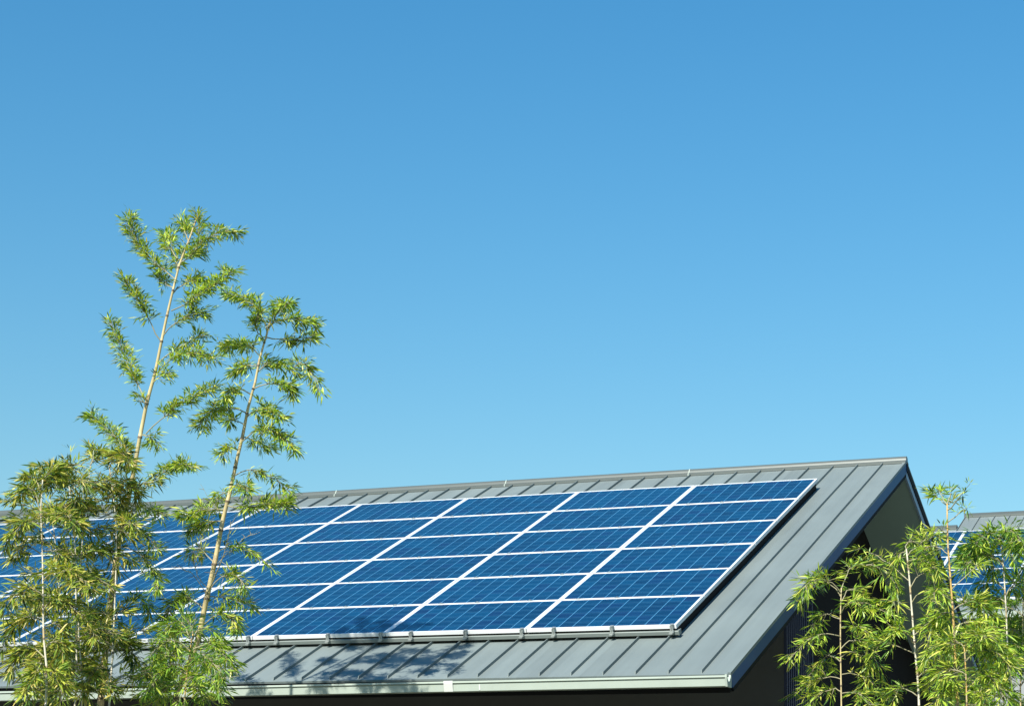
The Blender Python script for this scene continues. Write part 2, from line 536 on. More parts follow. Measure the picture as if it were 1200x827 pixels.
    mb.prism(gfr, [(-0.108, -0.1185), (-0.1325, -0.036), (-0.1325, -0.014), (-0.129, -0.014), (-0.129, -0.036), (-0.106, -0.1185)], -2.075, -1.975)
    tag(mb.build('gutter_joint', MAT['clip'], gut), 'white joint strap on the gutter')
    mb = MB()
    mb.prism(gfr, [(-0.109, -0.108), (-0.119, -0.056), (-0.112, -0.054), (-0.104, -0.108)], -1.69, -1.675)
    mb.build('gutter_clip', MAT['clip'], gut)
    # shadow gap board behind the gutter
    mb = MB(); mb.prism(f, [(VE+0.012, H-0.024), (VE+0.048, H-0.024), (VE+0.048, H-0.19), (VE+0.012, H-0.19)], U0+0.02, U1-0.034)
    tag(mb.build('eave_board', MAT['black'], root), 'dark board behind the gutter')
    return root


MAT['rib'] = plain('navy_ribbed_sheet', (0.040, 0.046, 0.080), 0.5, 0.0, 0.1, 0.15, 2)
near_house()

# ------------------------------------------------------------------ solar panels
PU, PV = 1.67, 1.01
PW, PH, PT = 1.662, 1.000, 0.040
ident = lambda u, v, h: Vector((u, v, h))


def make_panel():
    root = empty('solar_panel')
    mb = MB()
    lip = 0.012
    a, c = PW/2, PH/2
    # four mitred bars
    for (x0, y0, x1, y1, nx, ny) in ((-a, -c, a, -c, 0, 1), (a, -c, a, c, -1, 0), (a, c, -a, c, 0, -1), (-a, c, -a, -c, 1, 0)):
        def corner(x, y, k): return (x - math.copysign(lip*k, x), y - math.copysign(lip*k, y))
        o0, o1, i0, i1 = (x0, y0), (x1, y1), corner(x0, y0, 1), corner(x1, y1, 1)
        v = [(*o0, 0.002), (*o1, 0.002), (*i1, 0.002), (*i0, 0.002), (*o0, -PT), (*o1, -PT), (*i1, -PT), (*i0, -PT)]
        mb.add(v, [(0, 1, 2, 3), (7, 6, 5, 4), (0, 4, 5, 1), (3, 2, 6, 7)])
    fr = mb.build('frame', MAT['alu'], root)
    mb = MB()
    mb.box(ident, (-a+lip-0.001, -c+lip-0.001, -0.008), (a-lip+0.001, c-lip+0.001, -0.001))
    mb.build('cell_sheet', MAT['cells'], root)
    return root


def copy_tree(o, parent=None):
    c = o.copy(); COL.objects.link(c)
    if parent: c.parent = parent
    for ch in o.children: copy_tree(ch, c)
    return c


ORD = ['bottom', 'second', 'third', 'fourth', 'fifth', 'top']
COLN = ['first', 'second', 'third', 'fourth', 'fifth', 'sixth', 'seventh', 'eighth', 'ninth']
panel = make_panel()
first = True
rng = random.Random(5)
NC = 9
for ci in range(NC):
    for ri in range(6):
        o = panel if first else copy_tree(panel); first = False
        o.location = F(-(ci+0.5)*PU, (ri+0.5)*PV, rng.uniform(-0.0015, 0.0015))
        o.rotation_euler = (P+rng.uniform(-0.0012, 0.0012), rng.uniform(-0.0008, 0.0008), 0)
        rown = {0: 'bottom row', 5: 'top row'}.get(ri, ORD[ri]+' row from gutter')
        coln = 'rightmost column by gable' if ci == 0 else COLN[ci]+' column from gable'
        tag(o, f'solar panel on the near roof, {rown}, {coln}', 'solar panel', 'solar panels on the near roof')


def make_clamp(kind):
    mb = MB()
    if kind == 'end':      # seam clamp with bolt in front of the lower rail
        mb.box(ident, (-0.020, -0.040, -0.072), (0.020, -0.004, -0.052))
        mb.box(ident, (-0.016, -0.034, -0.054), (-0.004, -0.003, 0.004))
        mb.box(ident, (-0.018, -0.012, 0.0045), (0.020, 0.014, 0.012))
        mb.box(ident, (-0.028, -0.050, -0.082), (0.010, -0.024, -0.068))
        mb.tube([(0.006, -0.022, -0.054), (0.006, -0.022, 0.010)], [0.010, 0.010], 8)
        mb.tube([(0.006, -0.022, 0.010), (0.006, -0.022, 0.017)], [0.015, 0.015], 6)
    else:                  # mid clamp in the joint between two rows
        mb.box(ident, (-0.025, -0.014, 0.0035), (0.025, 0.014, 0.008))
        mb.box(ident, (-0.022, -0.003, -0.042), (0.022, 0.003, 0.0030))
        mb.tube([(0, 0, 0.008), (0, 0, 0.014)], [0.008, 0.008], 6)
    return mb.mesh('clamp', MAT['clamp'])


CL_END, CL_MID = make_clamp('end'), make_clamp('mid')
for k in range(7):
    root = empty('mounting_rail', F(-NC*PU/2, k*PV, 0))
    root.rotation_euler = (P, 0, 0)
    half = NC*PU/2
    mb = MB()
    if k == 0:
        pr = [(-0.008, -0.104), (-0.008, -0.068), (-0.002, -0.063), (0.060, -0.063), (0.060, -0.107), (-0.004, -0.107)]
    else:
        pr = [(-0.030, -0.107), (-0.030, -0.044), (0.030, -0.044), (0.030, -0.107)]
    mb.prism(ident, pr, -half+0.05, half+(0.015 if k == 0 else -0.06))
    mb.build('rail', MAT['rail'], root)
    if k == 0:
        mb = MB(); mb.prism(ident, [(-0.012, -0.1075), (-0.012, -0.058), (0.062, -0.058), (0.062, -0.1075)], half+0.015, half+0.023)
        mb.build('end_plate', MAT['rail'], root)
    for ci in range(NC):
        for d in ((0.045, 0.70, 1.35) if k == 0 else (0.36, 1.0, 1.45)):
            c = bpy.data.objects.new('clamp', CL_END if k == 0 else CL_MID)
            COL.objects.link(c); c.parent = root
            c.location = (half-ci*PU-d, -0.004 if k == 0 else 0, 0)
    if k == 0: lb = 'long grey mounting rail with clamps under the bottom edge of the solar array'
    elif k == 6: lb = 'mounting rail under the top edge of the near solar array'
    else: lb = f'mounting rail with small clamps between the {ORD[k-1]} and {ORD[k]} panel rows from the gutter'
    tag(root, lb, 'rail', 'mounting rails of the near array')


mb = MB()  # added black strip: its colour stands in for shade under the panel edge
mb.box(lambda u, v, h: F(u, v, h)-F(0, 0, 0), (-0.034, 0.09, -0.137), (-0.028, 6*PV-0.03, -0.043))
sk = mb.build('gap_shade_strip', MAT['black']); sk.location = F(0, 0, 0)
tag(sk, 'added black strip for the shade under the right edge of the near array', 'shade strip')


# ------------------------------------------------------------------ far house
def far_house():
    T = Vector((-1.88, 24.49, 5.33+Z0))            # column joint at the top edge of its array
    f0 = slope_frame(T)
    ux, vr1, vr2, ve, u1 = -0.30, 1.70, 0.72, -5.55, 12.0
    ul = -9.0
    root = empty('house', (T.x+4, T.y, 0))
    L = root.location
    f = lambda u, v, h: f0(u, v, h)-L
    tag(root, 'far house with a pale grey metal roof seen behind the bamboo at right', 'house')
    h = -0.12
    mb = MB()
    mb.prism(f, [(ve, h), (vr1, h), (vr1-0.01, h-0.03), (ve, h-0.03)], ux, u1)
    mb.prism(f, [(ve, h), (vr2, h), (vr2-0.01, h-0.03), (ve, h-0.03)], ul, ux)
    rg = f0(0, vr1, h)-L; rg2 = f0(0, vr2, h)-L
    for (r_, a, b, ln) in ((rg, ux, u1, vr1-ve), (rg2, ul, ux-0.002, vr2-ve)):
        bf = lambda u, v, hh, r_=r_: Vector((u+T.x-L.x, r_.y+v*CP+hh*SP, r_.z-v*SP+hh*CP))
        mb.prism(bf, [(0, 0), (ln, 0), (ln, -0.03), (0.01, -0.03)], a, b)
    us = [ux+0.02+SEAM*k for k in range(36)]
    seams_mb(mb, f, us, ve+0.03, vr1-0.1, h)
    seams_mb(mb, f, [ux-SEAM*k for k in range(1, 26)], ve+0.03, vr2-0.1, h)
    roof = mb.build('roof', MAT['roof_far'], root)
    mb = MB()
    for (r_, a, b) in ((rg, ux-0.01, u1), (rg2, ul, ux-0.012)):
        fr = lambda u, v, hh, r_=r_: Vector((u+T.x-L.x, r_.y+v, r_.z+hh))
        lw = 0.12
        mb.prism(fr, [(-lw*CP, -lw*SP+0.006), (-lw*CP, -lw*SP+0.05), (-0.04, 0.06), (0, 0.075), (0.04, 0.06), (lw*CP, -lw*SP+0.05), (lw*CP, -lw*SP+0.006), (0, 0.004)], a, b)
    mb.build('ridge_cap', MAT['cap'], roof)
    # step wall of the higher ridge
    a, b, c = f0(ux, vr1, h-0.035)-L, f0(ux, vr2+0.02, h-0.035)-L, Vector(f0(ux, vr1, h-0.035)-L)
    back = Vector((b.x, 2*a.y-b.y, b.z))
    mb = MB(); mb.add([a+Vector((0.03, 0, 0)), b+Vector((0.03, 0, 0)), back+Vector((0.03, 0, 0)), a+Vector((0.09, 0, 0)), b+Vector((0.09, 0, 0)), back+Vector((0.09, 0, 0))],
                      [(0, 1, 2), (5, 4, 3), (0, 3, 4, 1), (1, 4, 5, 2), (2, 5, 3, 0)])
    mb.build('gable_infill', MAT['wall_far'], root)
    e = f0(0, ve, h)-L
    gf = lambda u, v, hh: Vector((u+T.x-L.x, e.y+v, e.z+hh))
    mb = MB(); mb.prism(gf, [(0.01, -0.015), (0.01, -0.13), (-0.10, -0.13), (-0.12, -0.015)], ul, u1)
    mb.build('gutter', MAT['gutter'], root)
    yb = 2*rg2.y-e.y-1.0
    mb = MB()
    mb.box(gf, (ul+0.5, 1.0, -e.z), (u1-0.5, 1.2, 0.30))
    mb.box(gf, (ul+0.5, yb-e.y-0.2, -e.z), (u1-0.5, yb-e.y, 0.30))
    for uu in (ul+0.5, u1-0.7):
        x0 = uu
        pts = [(1.2, -e.z), (yb-e.y-0.2, -e.z), (yb-e.y-0.2, 0.30), (rg2.y-e.y, rg2.z-e.z-0.25), (1.2, 0.30)]
        mb.prism(gf, pts, x0, x0+0.2)
    mb.build('wall', MAT['wall_far'], root)
    k = 0
    for ci, cn in ((-1, 'left column'), (0, 'middle column'), (1, 'right column')):
        for ri in range(5):
            o = copy_tree(panel)
            o.location = f0((ci+0.5)*PU, -(ri+0.5)*PV, 0)
            o.rotation_euler = (P, 0, 0)
            rn = ['top row', 'second row down', 'middle row', 'fourth row down', 'bottom row'][ri]
            tag(o, f'solar panel on the far house, {rn}, {cn}', 'solar panel', 'solar panels on the far roof')
    rr = empty('mounting_rail', f0(0.5*PU, -5*PV, 0)); rr.rotation_euler = (P, 0, 0)
    mb = MB(); mb.box(ident, (-1.5*PU, -0.04, -0.118), (1.5*PU, 0.04, -0.042))
    mb.build('rail', MAT['rail'], rr)
    tag(rr, 'mounting rail under the lower edge of the far roof panels', 'rail')


far_house()


# ------------------------------------------------------------------ bamboo
class Plant:
    def __init__(self, label, leafm, culmm, seed, group='bamboo in front of the houses', leaf_len=(0.060, 0.122), thick=1.0, dens=1.0):
        self.rng = random.Random(seed)
        self.label, self.leafm, self.culmm, self.group = label, leafm, culmm, group
        self.culms, self.br, self.lf = [], MB(), MB()
        self.ll, self.th, self.dn = leaf_len, thick, dens
        self.base = None

    def leaf(self, p, d, size):
        r = self.rng
        d = d.normalized()
        side = d.cross(Vector((0, 0, 1)))
        if side.length < 0.05: side = Vector((1, 0, 0))
        side.normalize()
        nrm = side.cross(d)
        a = r.uniform(-1.1, 1.1)
        side = (side*math.cos(a)+nrm*math.sin(a))
        w = size*r.uniform(0.066, 0.094)*self.th
        droop = Vector((0, 0, -size*r.uniform(-0.02, 0.22)))
        p1 = p+d*size*0.28+droop*0.05
        p2 = p+d*size*0.66+droop*0.45
        p3 = p+d*size+droop
        fold = side.cross(d)*w*r.uniform(0.0, 0.5)
        self.lf.add([p, p1-side*w+fold, p1+side*w+fold, p2-side*w*0.72+fold, p2+side*w*0.72+fold, p3],
                    [(0, 1, 2), (1, 3, 4, 2), (3, 5, 4)])

    def fan(self, p, d, n):
        """a spray of leaves at a twig tip"""
        r = self.rng
        k = r.uniform(0.65, 1.2)
        n = max(1, int(n*r.uniform(0.5, 1.6)))
        for _ in range(n):
            q = Vector((r.gauss(0, 1), r.gauss(0, 1), r.gauss(0, 0.5)))
            dd = d.normalized()*r.uniform(0.5, 1.4)+q*0.55+Vector((0, 0, -0.10))
            self.leaf(p+q*0.016, dd, r.uniform(*self.ll)*k)

    def twig(self, p, d, ln, n, bare=False):
        r = self.rng
        pts = [p]
        dd = d.normalized()
        for k in range(3):
            dd = (dd+Vector((r.gauss(0, .16), r.gauss(0, .16), r.gauss(-.02, .16)))).normalized()
            pts.append(pts[-1]+dd*ln/3)
        self.br.tube(pts, [0.0036, 0.0030, 0.0022, 0.0014], 3, cap=False)
        if bare: return
        for k in range(1, 4):
            self.fan(pts[k], (pts[k]-pts[k-1]), max(1, int(n*(0.25, 0.3, 0.45)[k-1]+r.random())))

    def branch(self, pts, dens=230, start=0.25, rad=0.0065, spread=0.072, bare=False):
        """pts: world points from the cane outward"""
        r = self.rng
        # resample as a smooth curve
        P_ = [Vector(p) for p in pts]
        if len(P_) == 2: P_ = [P_[0], P_[0].lerp(P_[1], 0.5)+Vector((0, 0, 0.02)), P_[1]]
        path = []
        n = 8
        for i in range(n+1):
            t = i/n
            path.append(P_[0]*(1-t)**2+(P_[1]*2-(P_[0]+P_[-1])*0.5)*2*t*(1-t)+P_[-1]*t*t if len(P_) == 3 else None)
        if len(P_) > 3:
            path = P_
        path = [p+Vector((r.gauss(0, .006), r.gauss(0, .006), r.gauss(0, .006))) if 0 < i < len(path)-1 else p for i, p in enumerate(path)]
        nn = len(path)
        self.br.tube(path, [rad*(1-0.72*i/(nn-1)) for i in range(nn)], 5, cap=False)
        length = sum((path[i+1]-path[i]).length for i in range(nn-1))
        total = 2.6*self.dn*dens*length*(1-start*0.6)
        per = 11
        nt_ = max(2, int(total/per))
        for k in range(nt_):
            t = start+(1-start)*(k+r.random())/nt_
            x = t*(nn-1); i = min(int(x), nn-2)
            p = path[i].lerp(path[i+1], x-i)
            d = (path[i+1]-path[i]).normalized()
            lat = Vector((r.gauss(0, 1), r.gauss(0, 1), r.gauss(0.12, 0.42))).normalized()
            self.twig(p, d*r.uniform(0.5, 1.2)+lat*0.9, spread*r.choice((0.4, 0.7, 1.0, 1.0, 1.5)), per, bare)
        if not bare: self.fan(path[-1], path[-1]-path[-2], 8)

    def culm(self, pts, r0, r1, node=0.30, sheath=True):
        """pts: world points from the ground up; swollen dark nodes along the cane"""
        r = self.rng
        pts = [Vector(p) for p in pts]
        if self.base is None: self.base = pts[0].copy()
        # Catmull-Rom resample with arc length
        full = []
        ext = [pts[0]*2-pts[1]]+pts+[pts[-1]*2-pts[-2]]
        for i in range(1, len(ext)-2):
            p0, p1, p2, p3 = ext[i-1:i+3]
            for k in range(10):
                t = k/10
                full.append(0.5*((2*p1)+(p2-p0)*t+(2*p0-5*p1+4*p2-p3)*t*t+(3*p1-p0-3*p2+p3)*t**3))
        full.append(pts[-1])
        L_ = [0]
        for i in range(1, len(full)): L_.append(L_[-1]+(full[i]-full[i-1]).length)
        tot = L_[-1]

        def at(s):
            s = max(0, min(tot, s))
            for i in range(1, len(full)):
                if L_[i] >= s:
                    a = (s-L_[i-1])/max(1e-9, L_[i]-L_[i-1])
                    return full[i-1].lerp(full[i], a)
            return full[-1]
        ss, rr, mm = [], [], []
        s = 0.0
        nodes = []
        while s < tot:
            rad = r0+(r1-r0)*s/tot
            seg = node*(1.0 if s < tot*0.8 else 0.8)*r.uniform(0.9, 1.1)
            nodes.append(s)
            for (o, k, m_) in ((0.0, 1.0, 1), (0.010, 1.35, 1), (0.022, 1.05, 2 if sheath and r.random() < 0.6 else 0), (0.022+r.uniform(0.03, 0.09), 1.0, 0)):
                ss.append(s+o); rr.append(rad*k); mm.append(m_)
            s += max(seg, 0.13)
        ss.append(tot); rr.append(r1)
        mb = MB()
        ok = [i for i in range(len(ss)) if ss[i] <= tot]
        mb.tube([at(ss[i]) for i in ok], [rr[i] for i in ok], 9, mis=[mm[i] if i < len(mm) else 0 for i in ok])
        self.culms.append(mb)
        self.at, self.tot, self.nodes = at, tot, nodes
        return at, tot, nodes

    def auto(self, s0, s1, ln=(0.35, 0.7), dens=230, per_node=(1, 2), bias=None, up=(0.35, 0.9), spread=0.10):
        """branches in whorls at the nodes of the last cane between heights s0 and s1 above ground"""
        r = self.rng
        at, tot = self.at, self.tot
        for s in self.nodes:
            p = at(s)
            if not (s0 <= p.z <= s1): continue
            for _ in range(r.randint(*per_node)):
                a = r.uniform(0, 2*math.pi)
                d = Vector((math.cos(a), math.sin(a)*0.8, r.uniform(*up)))
                if bias: d += Vector(bias)*r.uniform(0.2, 1)
                d.normalize()
                l = r.uniform(*ln)
                mid = p+d*l*0.55
                tip = p+d*l+Vector((d.x*0.1, d.y*0.1, -l*r.uniform(0.05, 0.45)))
                self.branch([p, mid, tip], dens, 0.2, 0.005, spread)

    def px_branch(self, pix, y0, dy=None, **kw):
        """branch traced as photo pixels from the cane outward; its depth runs away from y0 by dy along its length"""
        r = self.rng
        if dy is None: dy = r.uniform(-0.45, 0.45)
        n = len(pix)
        self.branch([world_at(x, y, y0+dy*i/(n-1)) for i, (x, y) in enumerate(pix)], **kw)

    def finish(self):
        root = empty('bamboo', (self.base.x, self.base.y, 0))
        L = root.location
        tag(root, self.label, 'bamboo', self.group)
        for mb in self.culms:
            mb.v = [tuple(Vector(v)-L) for v in mb.v]
            mb.build('culm', [self.culmm, MAT['node'], MAT['sheath']], root, smooth=True, fix=False)
        self.br.v = [tuple(Vector(v)-L) for v in self.br.v]
        self.lf.v = [tuple(Vector(v)-L) for v in self.lf.v]
        self.br.build('branches', MAT['twig'], root, smooth=True, fix=False)
        self.lf.build('foliage', self.leafm, root, fix=False)
        return root


def cane(pix, y, y_base=None):
    """world points of a cane traced as photo pixels (bottom first), carried down to the ground"""
    yb = y if y_base is None else y_base
    n = len(pix)
    w = [world_at(px, py, yb+(y-yb)*i/(n-1)) for i, (px, py) in enumerate(pix)]
    d = (w[0]-w[1])
    foot = Vector((w[0].x+d.x/d.z*(0-w[0].z)*-0.15, w[0].y, 0.0))
    return [foot, foot.lerp(w[0], 0.55)]+w


# the tallest cane, left
YA = -3.8
p = Plant('tallest bamboo at left with cream cane rising high into the sky', MAT['leaf'], MAT['culm'], 3, leaf_len=(0.045, 0.092), dens=1.5)
p.culm(cane([(120, 800), (137, 650), (150, 587), (164, 512), (172, 472), (181, 440), (189, 401), (197, 364), (204, 335), (211, 308), (222, 280), (231, 254)], YA), 0.050, 0.007)
for pix, kw in (
        ([(205, 327), (168, 293), (152, 254)], dict(dens=330, start=0.12)),
        ([(211, 308), (229, 290), (232, 250)], dict(dens=300, start=0.25)),
        ([(224, 297), (251, 275), (277, 273)], dict(dens=280)),
        ([(222, 285), (216, 268), (212, 262)], dict(dens=280)),
        ([(208, 303), (198, 286), (196, 274)], dict(dens=260)),
        ([(207, 318), (214, 302), (236, 296)], dict(dens=300, start=0.1)),
        ([(204, 338), (190, 330), (186, 322)], dict(dens=260)),
        ([(201, 364), (232, 346), (272, 318)], dict(dens=330)),
        ([(202, 345), (222, 330), (240, 330)], dict(dens=300)),
        ([(188, 399), (168, 362), (149, 329)], dict(dens=330, start=0.3)),
        ([(190, 395), (215, 372), (240, 368)], dict(dens=230)),
        ([(186, 425), (213, 405), (238, 392)], dict(dens=200)),
        ([(184, 437), (216, 415), (253, 421)], dict(dens=260)),
        ([(171, 469), (152, 430), (128, 376)], dict(dens=300, start=0.25)),
        ([(178, 450), (188, 440), (197, 436)], dict(dens=200)),
        ([(171, 508), (204, 478), (251, 454)], dict(dens=300, start=0.3)),
        ([(172, 480), (168, 470), (163, 462)], dict(dens=200)),
        ([(166, 510), (176, 512), (186, 522)], dict(dens=240)),
        ([(153, 549), (138, 516), (106, 486)], dict(dens=270, start=0.3)),
        ([(160, 584), (192, 553), (224, 546)], dict(dens=260, start=0.4)),
        ([(150, 590), (172, 596), (190, 602)], dict(dens=220)),
        ([(142, 630), (165, 625), (185, 645)], dict(dens=180)),
        ([(140, 640), (170, 655), (185, 690)], dict(dens=180)),
        ([(136, 665), (110, 640), (95, 645)], dict(dens=220)),
        ([(130, 720), (160, 700), (175, 720)], dict(dens=200)),
        ([(128, 740), (105, 720), (90, 740)], dict(dens=200))):
    p.px_branch(pix, YA, **kw)
p.finish()

# second tall cane, leaning right
YB = -3.55
p = Plant('leaning bamboo with yellow cane in front of the solar array', MAT['leaf'], MAT['culm'], 8, leaf_len=(0.045, 0.098), dens=1.5)
p.culm(cane([(205, 826), (228, 765), (241, 706), (252, 657), (262, 605), (271, 571), (277, 541), (284, 512), (292, 472), (299, 448), (305, 417), (313, 391), (317, 374)], YB), 0.050, 0.008)
for pix, kw in (
        ([(313, 391), (297, 357), (266, 344)], dict(dens=300, start=0.3)),
        ([(315, 385), (330, 362), (338, 356)], dict(dens=330, start=0.0)),
        ([(316, 380), (345, 374), (371, 382)], dict(dens=300)),
        ([(312, 395), (340, 398), (368, 396)], dict(dens=260)),
        ([(310, 400), (300, 380), (306, 366)], dict(dens=300)),
        ([(305, 418), (285, 404), (262, 408)], dict(dens=330, start=0.2)),
        ([(301, 437), (320, 425), (348, 437)], dict(dens=330, start=0.1)),
        ([(345, 430), (360, 430), (375, 458)], dict(dens=240, start=0.1)),
        ([(303, 430), (288, 428), (276, 436)], dict(dens=300)),
        ([(296, 456), (328, 450), (344, 462)], dict(dens=300)),
        ([(294, 462), (276, 455), (262, 466)], dict(dens=300)),
        ([(291, 485), (256, 478), (233, 500)], dict(dens=280)),
        ([(290, 488), (308, 480), (329, 489)], dict(dens=300)),
        ([(287, 500), (275, 492), (268, 495)], dict(dens=260)),
        ([(284, 517), (314, 503), (345, 527)], dict(dens=310)),
        ([(284, 512), (300, 516), (318, 524)], dict(dens=260)),
        ([(281, 530), (270, 524), (260, 535)], dict(dens=240)),
        ([(275, 557), (306, 553), (341, 578)], dict(dens=150)),
        ([(272, 570), (281, 568), (290, 576)], dict(dens=220)),
        ([(270, 575), (260, 578), (254, 586)], dict(dens=180)),
        ([(266, 592), (302, 594), (337, 589)], dict(dens=280)),
        ([(264, 597), (240, 597), (213, 604)], dict(dens=260)),
        ([(262, 612), (240, 612), (226, 622)], dict(dens=230)),
        ([(254, 650), (275, 640), (312, 660)], dict(dens=130)),
        ([(252, 660), (235, 645), (222, 650)], dict(dens=170)),
        ([(246, 690), (270, 672), (288, 690)], dict(dens=190)),
        ([(243, 700), (265, 700), (296, 712)], dict(dens=230)),
        ([(240, 715), (215, 700), (192, 722)], dict(dens=330)),
        ([(236, 735), (262, 720), (280, 738)], dict(dens=300)),
        ([(234, 745), (210, 740), (186, 760)], dict(dens=300)),
        ([(230, 760), (255, 755), (272, 785)], dict(dens=330)),
        ([(228, 765), (200, 765), (172, 790)], dict(dens=330)),
        ([(225, 775), (245, 780), (255, 806)], dict(dens=330)),
        ([(222, 785), (200, 790), (185, 818)], dict(dens=330)),
        ([(218, 795), (225, 790), (240, 815)], dict(dens=330)),
        ([(214, 805), (190, 800), (165, 815)], dict(dens=300)),
        ([(262, 605), (250, 590), (235, 567)], dict(dens=1, bare=True, rad=0.0035)),
        ([(240, 700), (258, 660), (271, 612)], dict(dens=60, bare=True, rad=0.008)),
        ([(243, 700), (225, 672), (205, 665)], dict(dens=90, bare=True, rad=0.004)),
        ([(250, 665), (275, 640), (295, 625)], dict(dens=110, bare=True, rad=0.004)),
        ([(245, 690), (228, 660), (240, 630)], dict(dens=110, bare=True, rad=0.004))):
    p.px_branch(pix, YB, **kw)
p.finish()

# fresh growth at the foot of the leaning cane
p = Plant('low fresh green bamboo at the foot of the leaning cane', MAT['leaf_green'], MAT['culm_orange'], 77, leaf_len=(0.055, 0.105), thick=0.85, dens=1.0)
p.culm(cane([(216, 826), (220, 780), (226, 742)], -4.3), 0.012, 0.005, 0.24)
for pix in ([(224, 750), (210, 728), (192, 740)], [(224, 752), (238, 735), (256, 748)], [(222, 762), (200, 750), (176, 768)], [(222, 765), (245, 755), (268, 775)],
            [(221, 775), (195, 768), (168, 792)], [(220, 780), (240, 770), (262, 795)], [(219, 790), (195, 785), (172, 812)], [(218, 795), (238, 790), (258, 812)],
            [(217, 805), (200, 803), (182, 824)], [(217, 808), (232, 805), (246, 824)], [(226, 745), (222, 730), (214, 722)], [(218, 800), (216, 806), (210, 822)],
            [(221, 772), (226, 765), (240, 768)], [(219, 788), (205, 778), (196, 782)]):
    p.px_branch(pix, -4.3, dens=170, start=0.1, spread=0.11)
p.finish()

# short cane at the left edge
p = Plant('short bamboo with thin pale cane at the left edge', MAT['leaf_olive'], MAT['culm_pale'], 21, dens=1.3, thick=0.88)
p.culm(cane([(54, 820), (51, 740), (50, 660), (48, 600), (50, 562)], -5.3), 0.018, 0.005)
for pix in ([(48, 600), (35, 572), (20, 582)], [(48, 590), (55, 555), (75, 560)], [(48, 580), (40, 560), (30, 570)], [(49, 620), (30, 612), (5, 640)],
            [(49, 615), (70, 600), (90, 615)], [(50, 650), (28, 640), (18, 652)], [(50, 645), (70, 650), (92, 672)], [(50, 680), (75, 668), (108, 690)],
            [(51, 700), (30, 690), (3, 712)], [(51, 715), (75, 705), (112, 745)], [(51, 730), (25, 725), (2, 760)], [(51, 735), (70, 735), (80, 760)],
            [(52, 760), (70, 755), (80, 800)], [(52, 770), (30, 760), (10, 790)], [(52, 780), (45, 785), (30, 820)], [(52, 790), (66, 790), (72, 822)]):
    p.px_branch(pix, -5.3, dens=260, start=0.2)
p.finish()

# dense clump between them
p = Plant('dense olive bamboo clump of several canes left of the tall canes', MAT['leaf_olive'], MAT['culm_pale'], 33, dens=1.1, thick=0.88)
zt = lambda py: world_at(100, py, -4.4).z
for pix, yy in (([(96, 825), (92, 740), (96, 640), (106, 545)], -4.4), ([(88, 825), (89, 720), (88, 640), (80, 560)], -4.7), ([(128, 825), (134, 720), (136, 620), (128, 545)], -4.3),
                ([(70, 825), (72, 740), (66, 650), (58, 580)], -4.1)):
    p.culm(cane(pix, yy), 0.016, 0.004, 0.26)
    p.auto(zt(830), zt(548), (0.28, 0.46), 180, (1, 2))
for pix in ([(106, 545), (112, 532), (120, 528)], [(100, 560), (80, 545), (72, 548)], [(128, 548), (140, 532), (152, 540)], [(84, 575), (62, 560), (52, 572)],
            [(130, 570), (150, 565), (160, 590)], [(90, 770), (70, 762), (48, 790)], [(90, 780), (108, 772), (126, 796)], [(92, 795), (72, 790), (56, 820)], [(128, 760), (146, 752), (160, 775)], [(128, 790), (112, 784), (98, 812)], [(130, 740), (112, 735), (100, 755)], [(72, 770), (50, 764), (28, 792)], [(110, 590), (140, 585), (150, 620)]):
    p.px_branch(pix, -4.4, dens=330, start=0.1)
p.finish()

# right group, in front of the gable
zr = lambda py: world_at(1000, py, 0.8).z
p = Plant('bushy bamboo with slender cane before the dark gable wall', MAT['leaf'], MAT['culm'], 41, leaf_len=(0.070, 0.135), thick=0.82, dens=1.3)
p.culm(cane([(986, 826), (985, 760), (985, 720), (986, 688)], 0.9), 0.014, 0.006, 0.26)
for pix in ([(986, 700), (960, 680), (935, 706)], [(986, 695), (962, 678), (940, 690)], [(986, 690), (1000, 664), (1024, 660)], [(1015, 662), (1035, 668), (1052, 690)],
            [(985, 720), (1005, 705), (1052, 725)], [(985, 725), (965, 720), (952, 735)], [(985, 745), (955, 745), (926, 772)], [(985, 735), (1005, 735), (1020, 745)],
            [(985, 760), (1010, 752), (1035, 790)], [(985, 770), (1005, 765), (1022, 795)], [(985, 775), (965, 770), (948, 792)], [(985, 790), (1010, 792), (1040, 815)],
            [(985, 795), (960, 795), (932, 812)], [(986, 810), (970, 808), (950, 825)], [(986, 812), (1005, 812), (1020, 826)], [(986, 705), (1000, 690), (1012, 712)]):
    p.px_branch(pix, 0.9, dens=120, start=0.25, spread=0.11)
p.finish()

p = Plant('bamboo with thin white cane at the centre of the right group', MAT['leaf'], MAT['culm_pale'], 47, leaf_len=(0.070, 0.135), thick=0.82, dens=1.3)
p.culm(cane([(1077, 826), (1073, 770), (1069, 720), (1065, 670), (1062, 642)], 0.4), 0.017, 0.008, 0.30)
for pix, d in (([(1062, 645), (1054, 650), (1047, 664)], 260), ([(1062, 643), (1066, 634), (1072, 636)], 200), ([(1063, 652), (1085, 632), (1100, 628)], 260), ([(1063, 660), (1080, 655), (1098, 668)], 260), ([(1065, 680), (1035, 655), (1006, 642)], 40),
               ([(1066, 690), (1082, 672), (1095, 690)], 230), ([(1068, 715), (1052, 705), (1046, 708)], 160), ([(1069, 705), (1090, 690), (1112, 700)], 200),
               ([(1070, 745), (1100, 722), (1108, 730)], 200), ([(1071, 765), (1048, 755), (1030, 752)], 200), ([(1073, 765), (1095, 740), (1110, 745)], 220),
               ([(1074, 795), (1100, 775), (1114, 770)], 200), ([(1075, 815), (1055, 805), (1040, 815)], 230), ([(1072, 755), (1060, 740), (1045, 738)], 200)):
    p.px_branch(pix, 0.4, dens=d*0.62, start=0.3, spread=0.10)
p.finish()

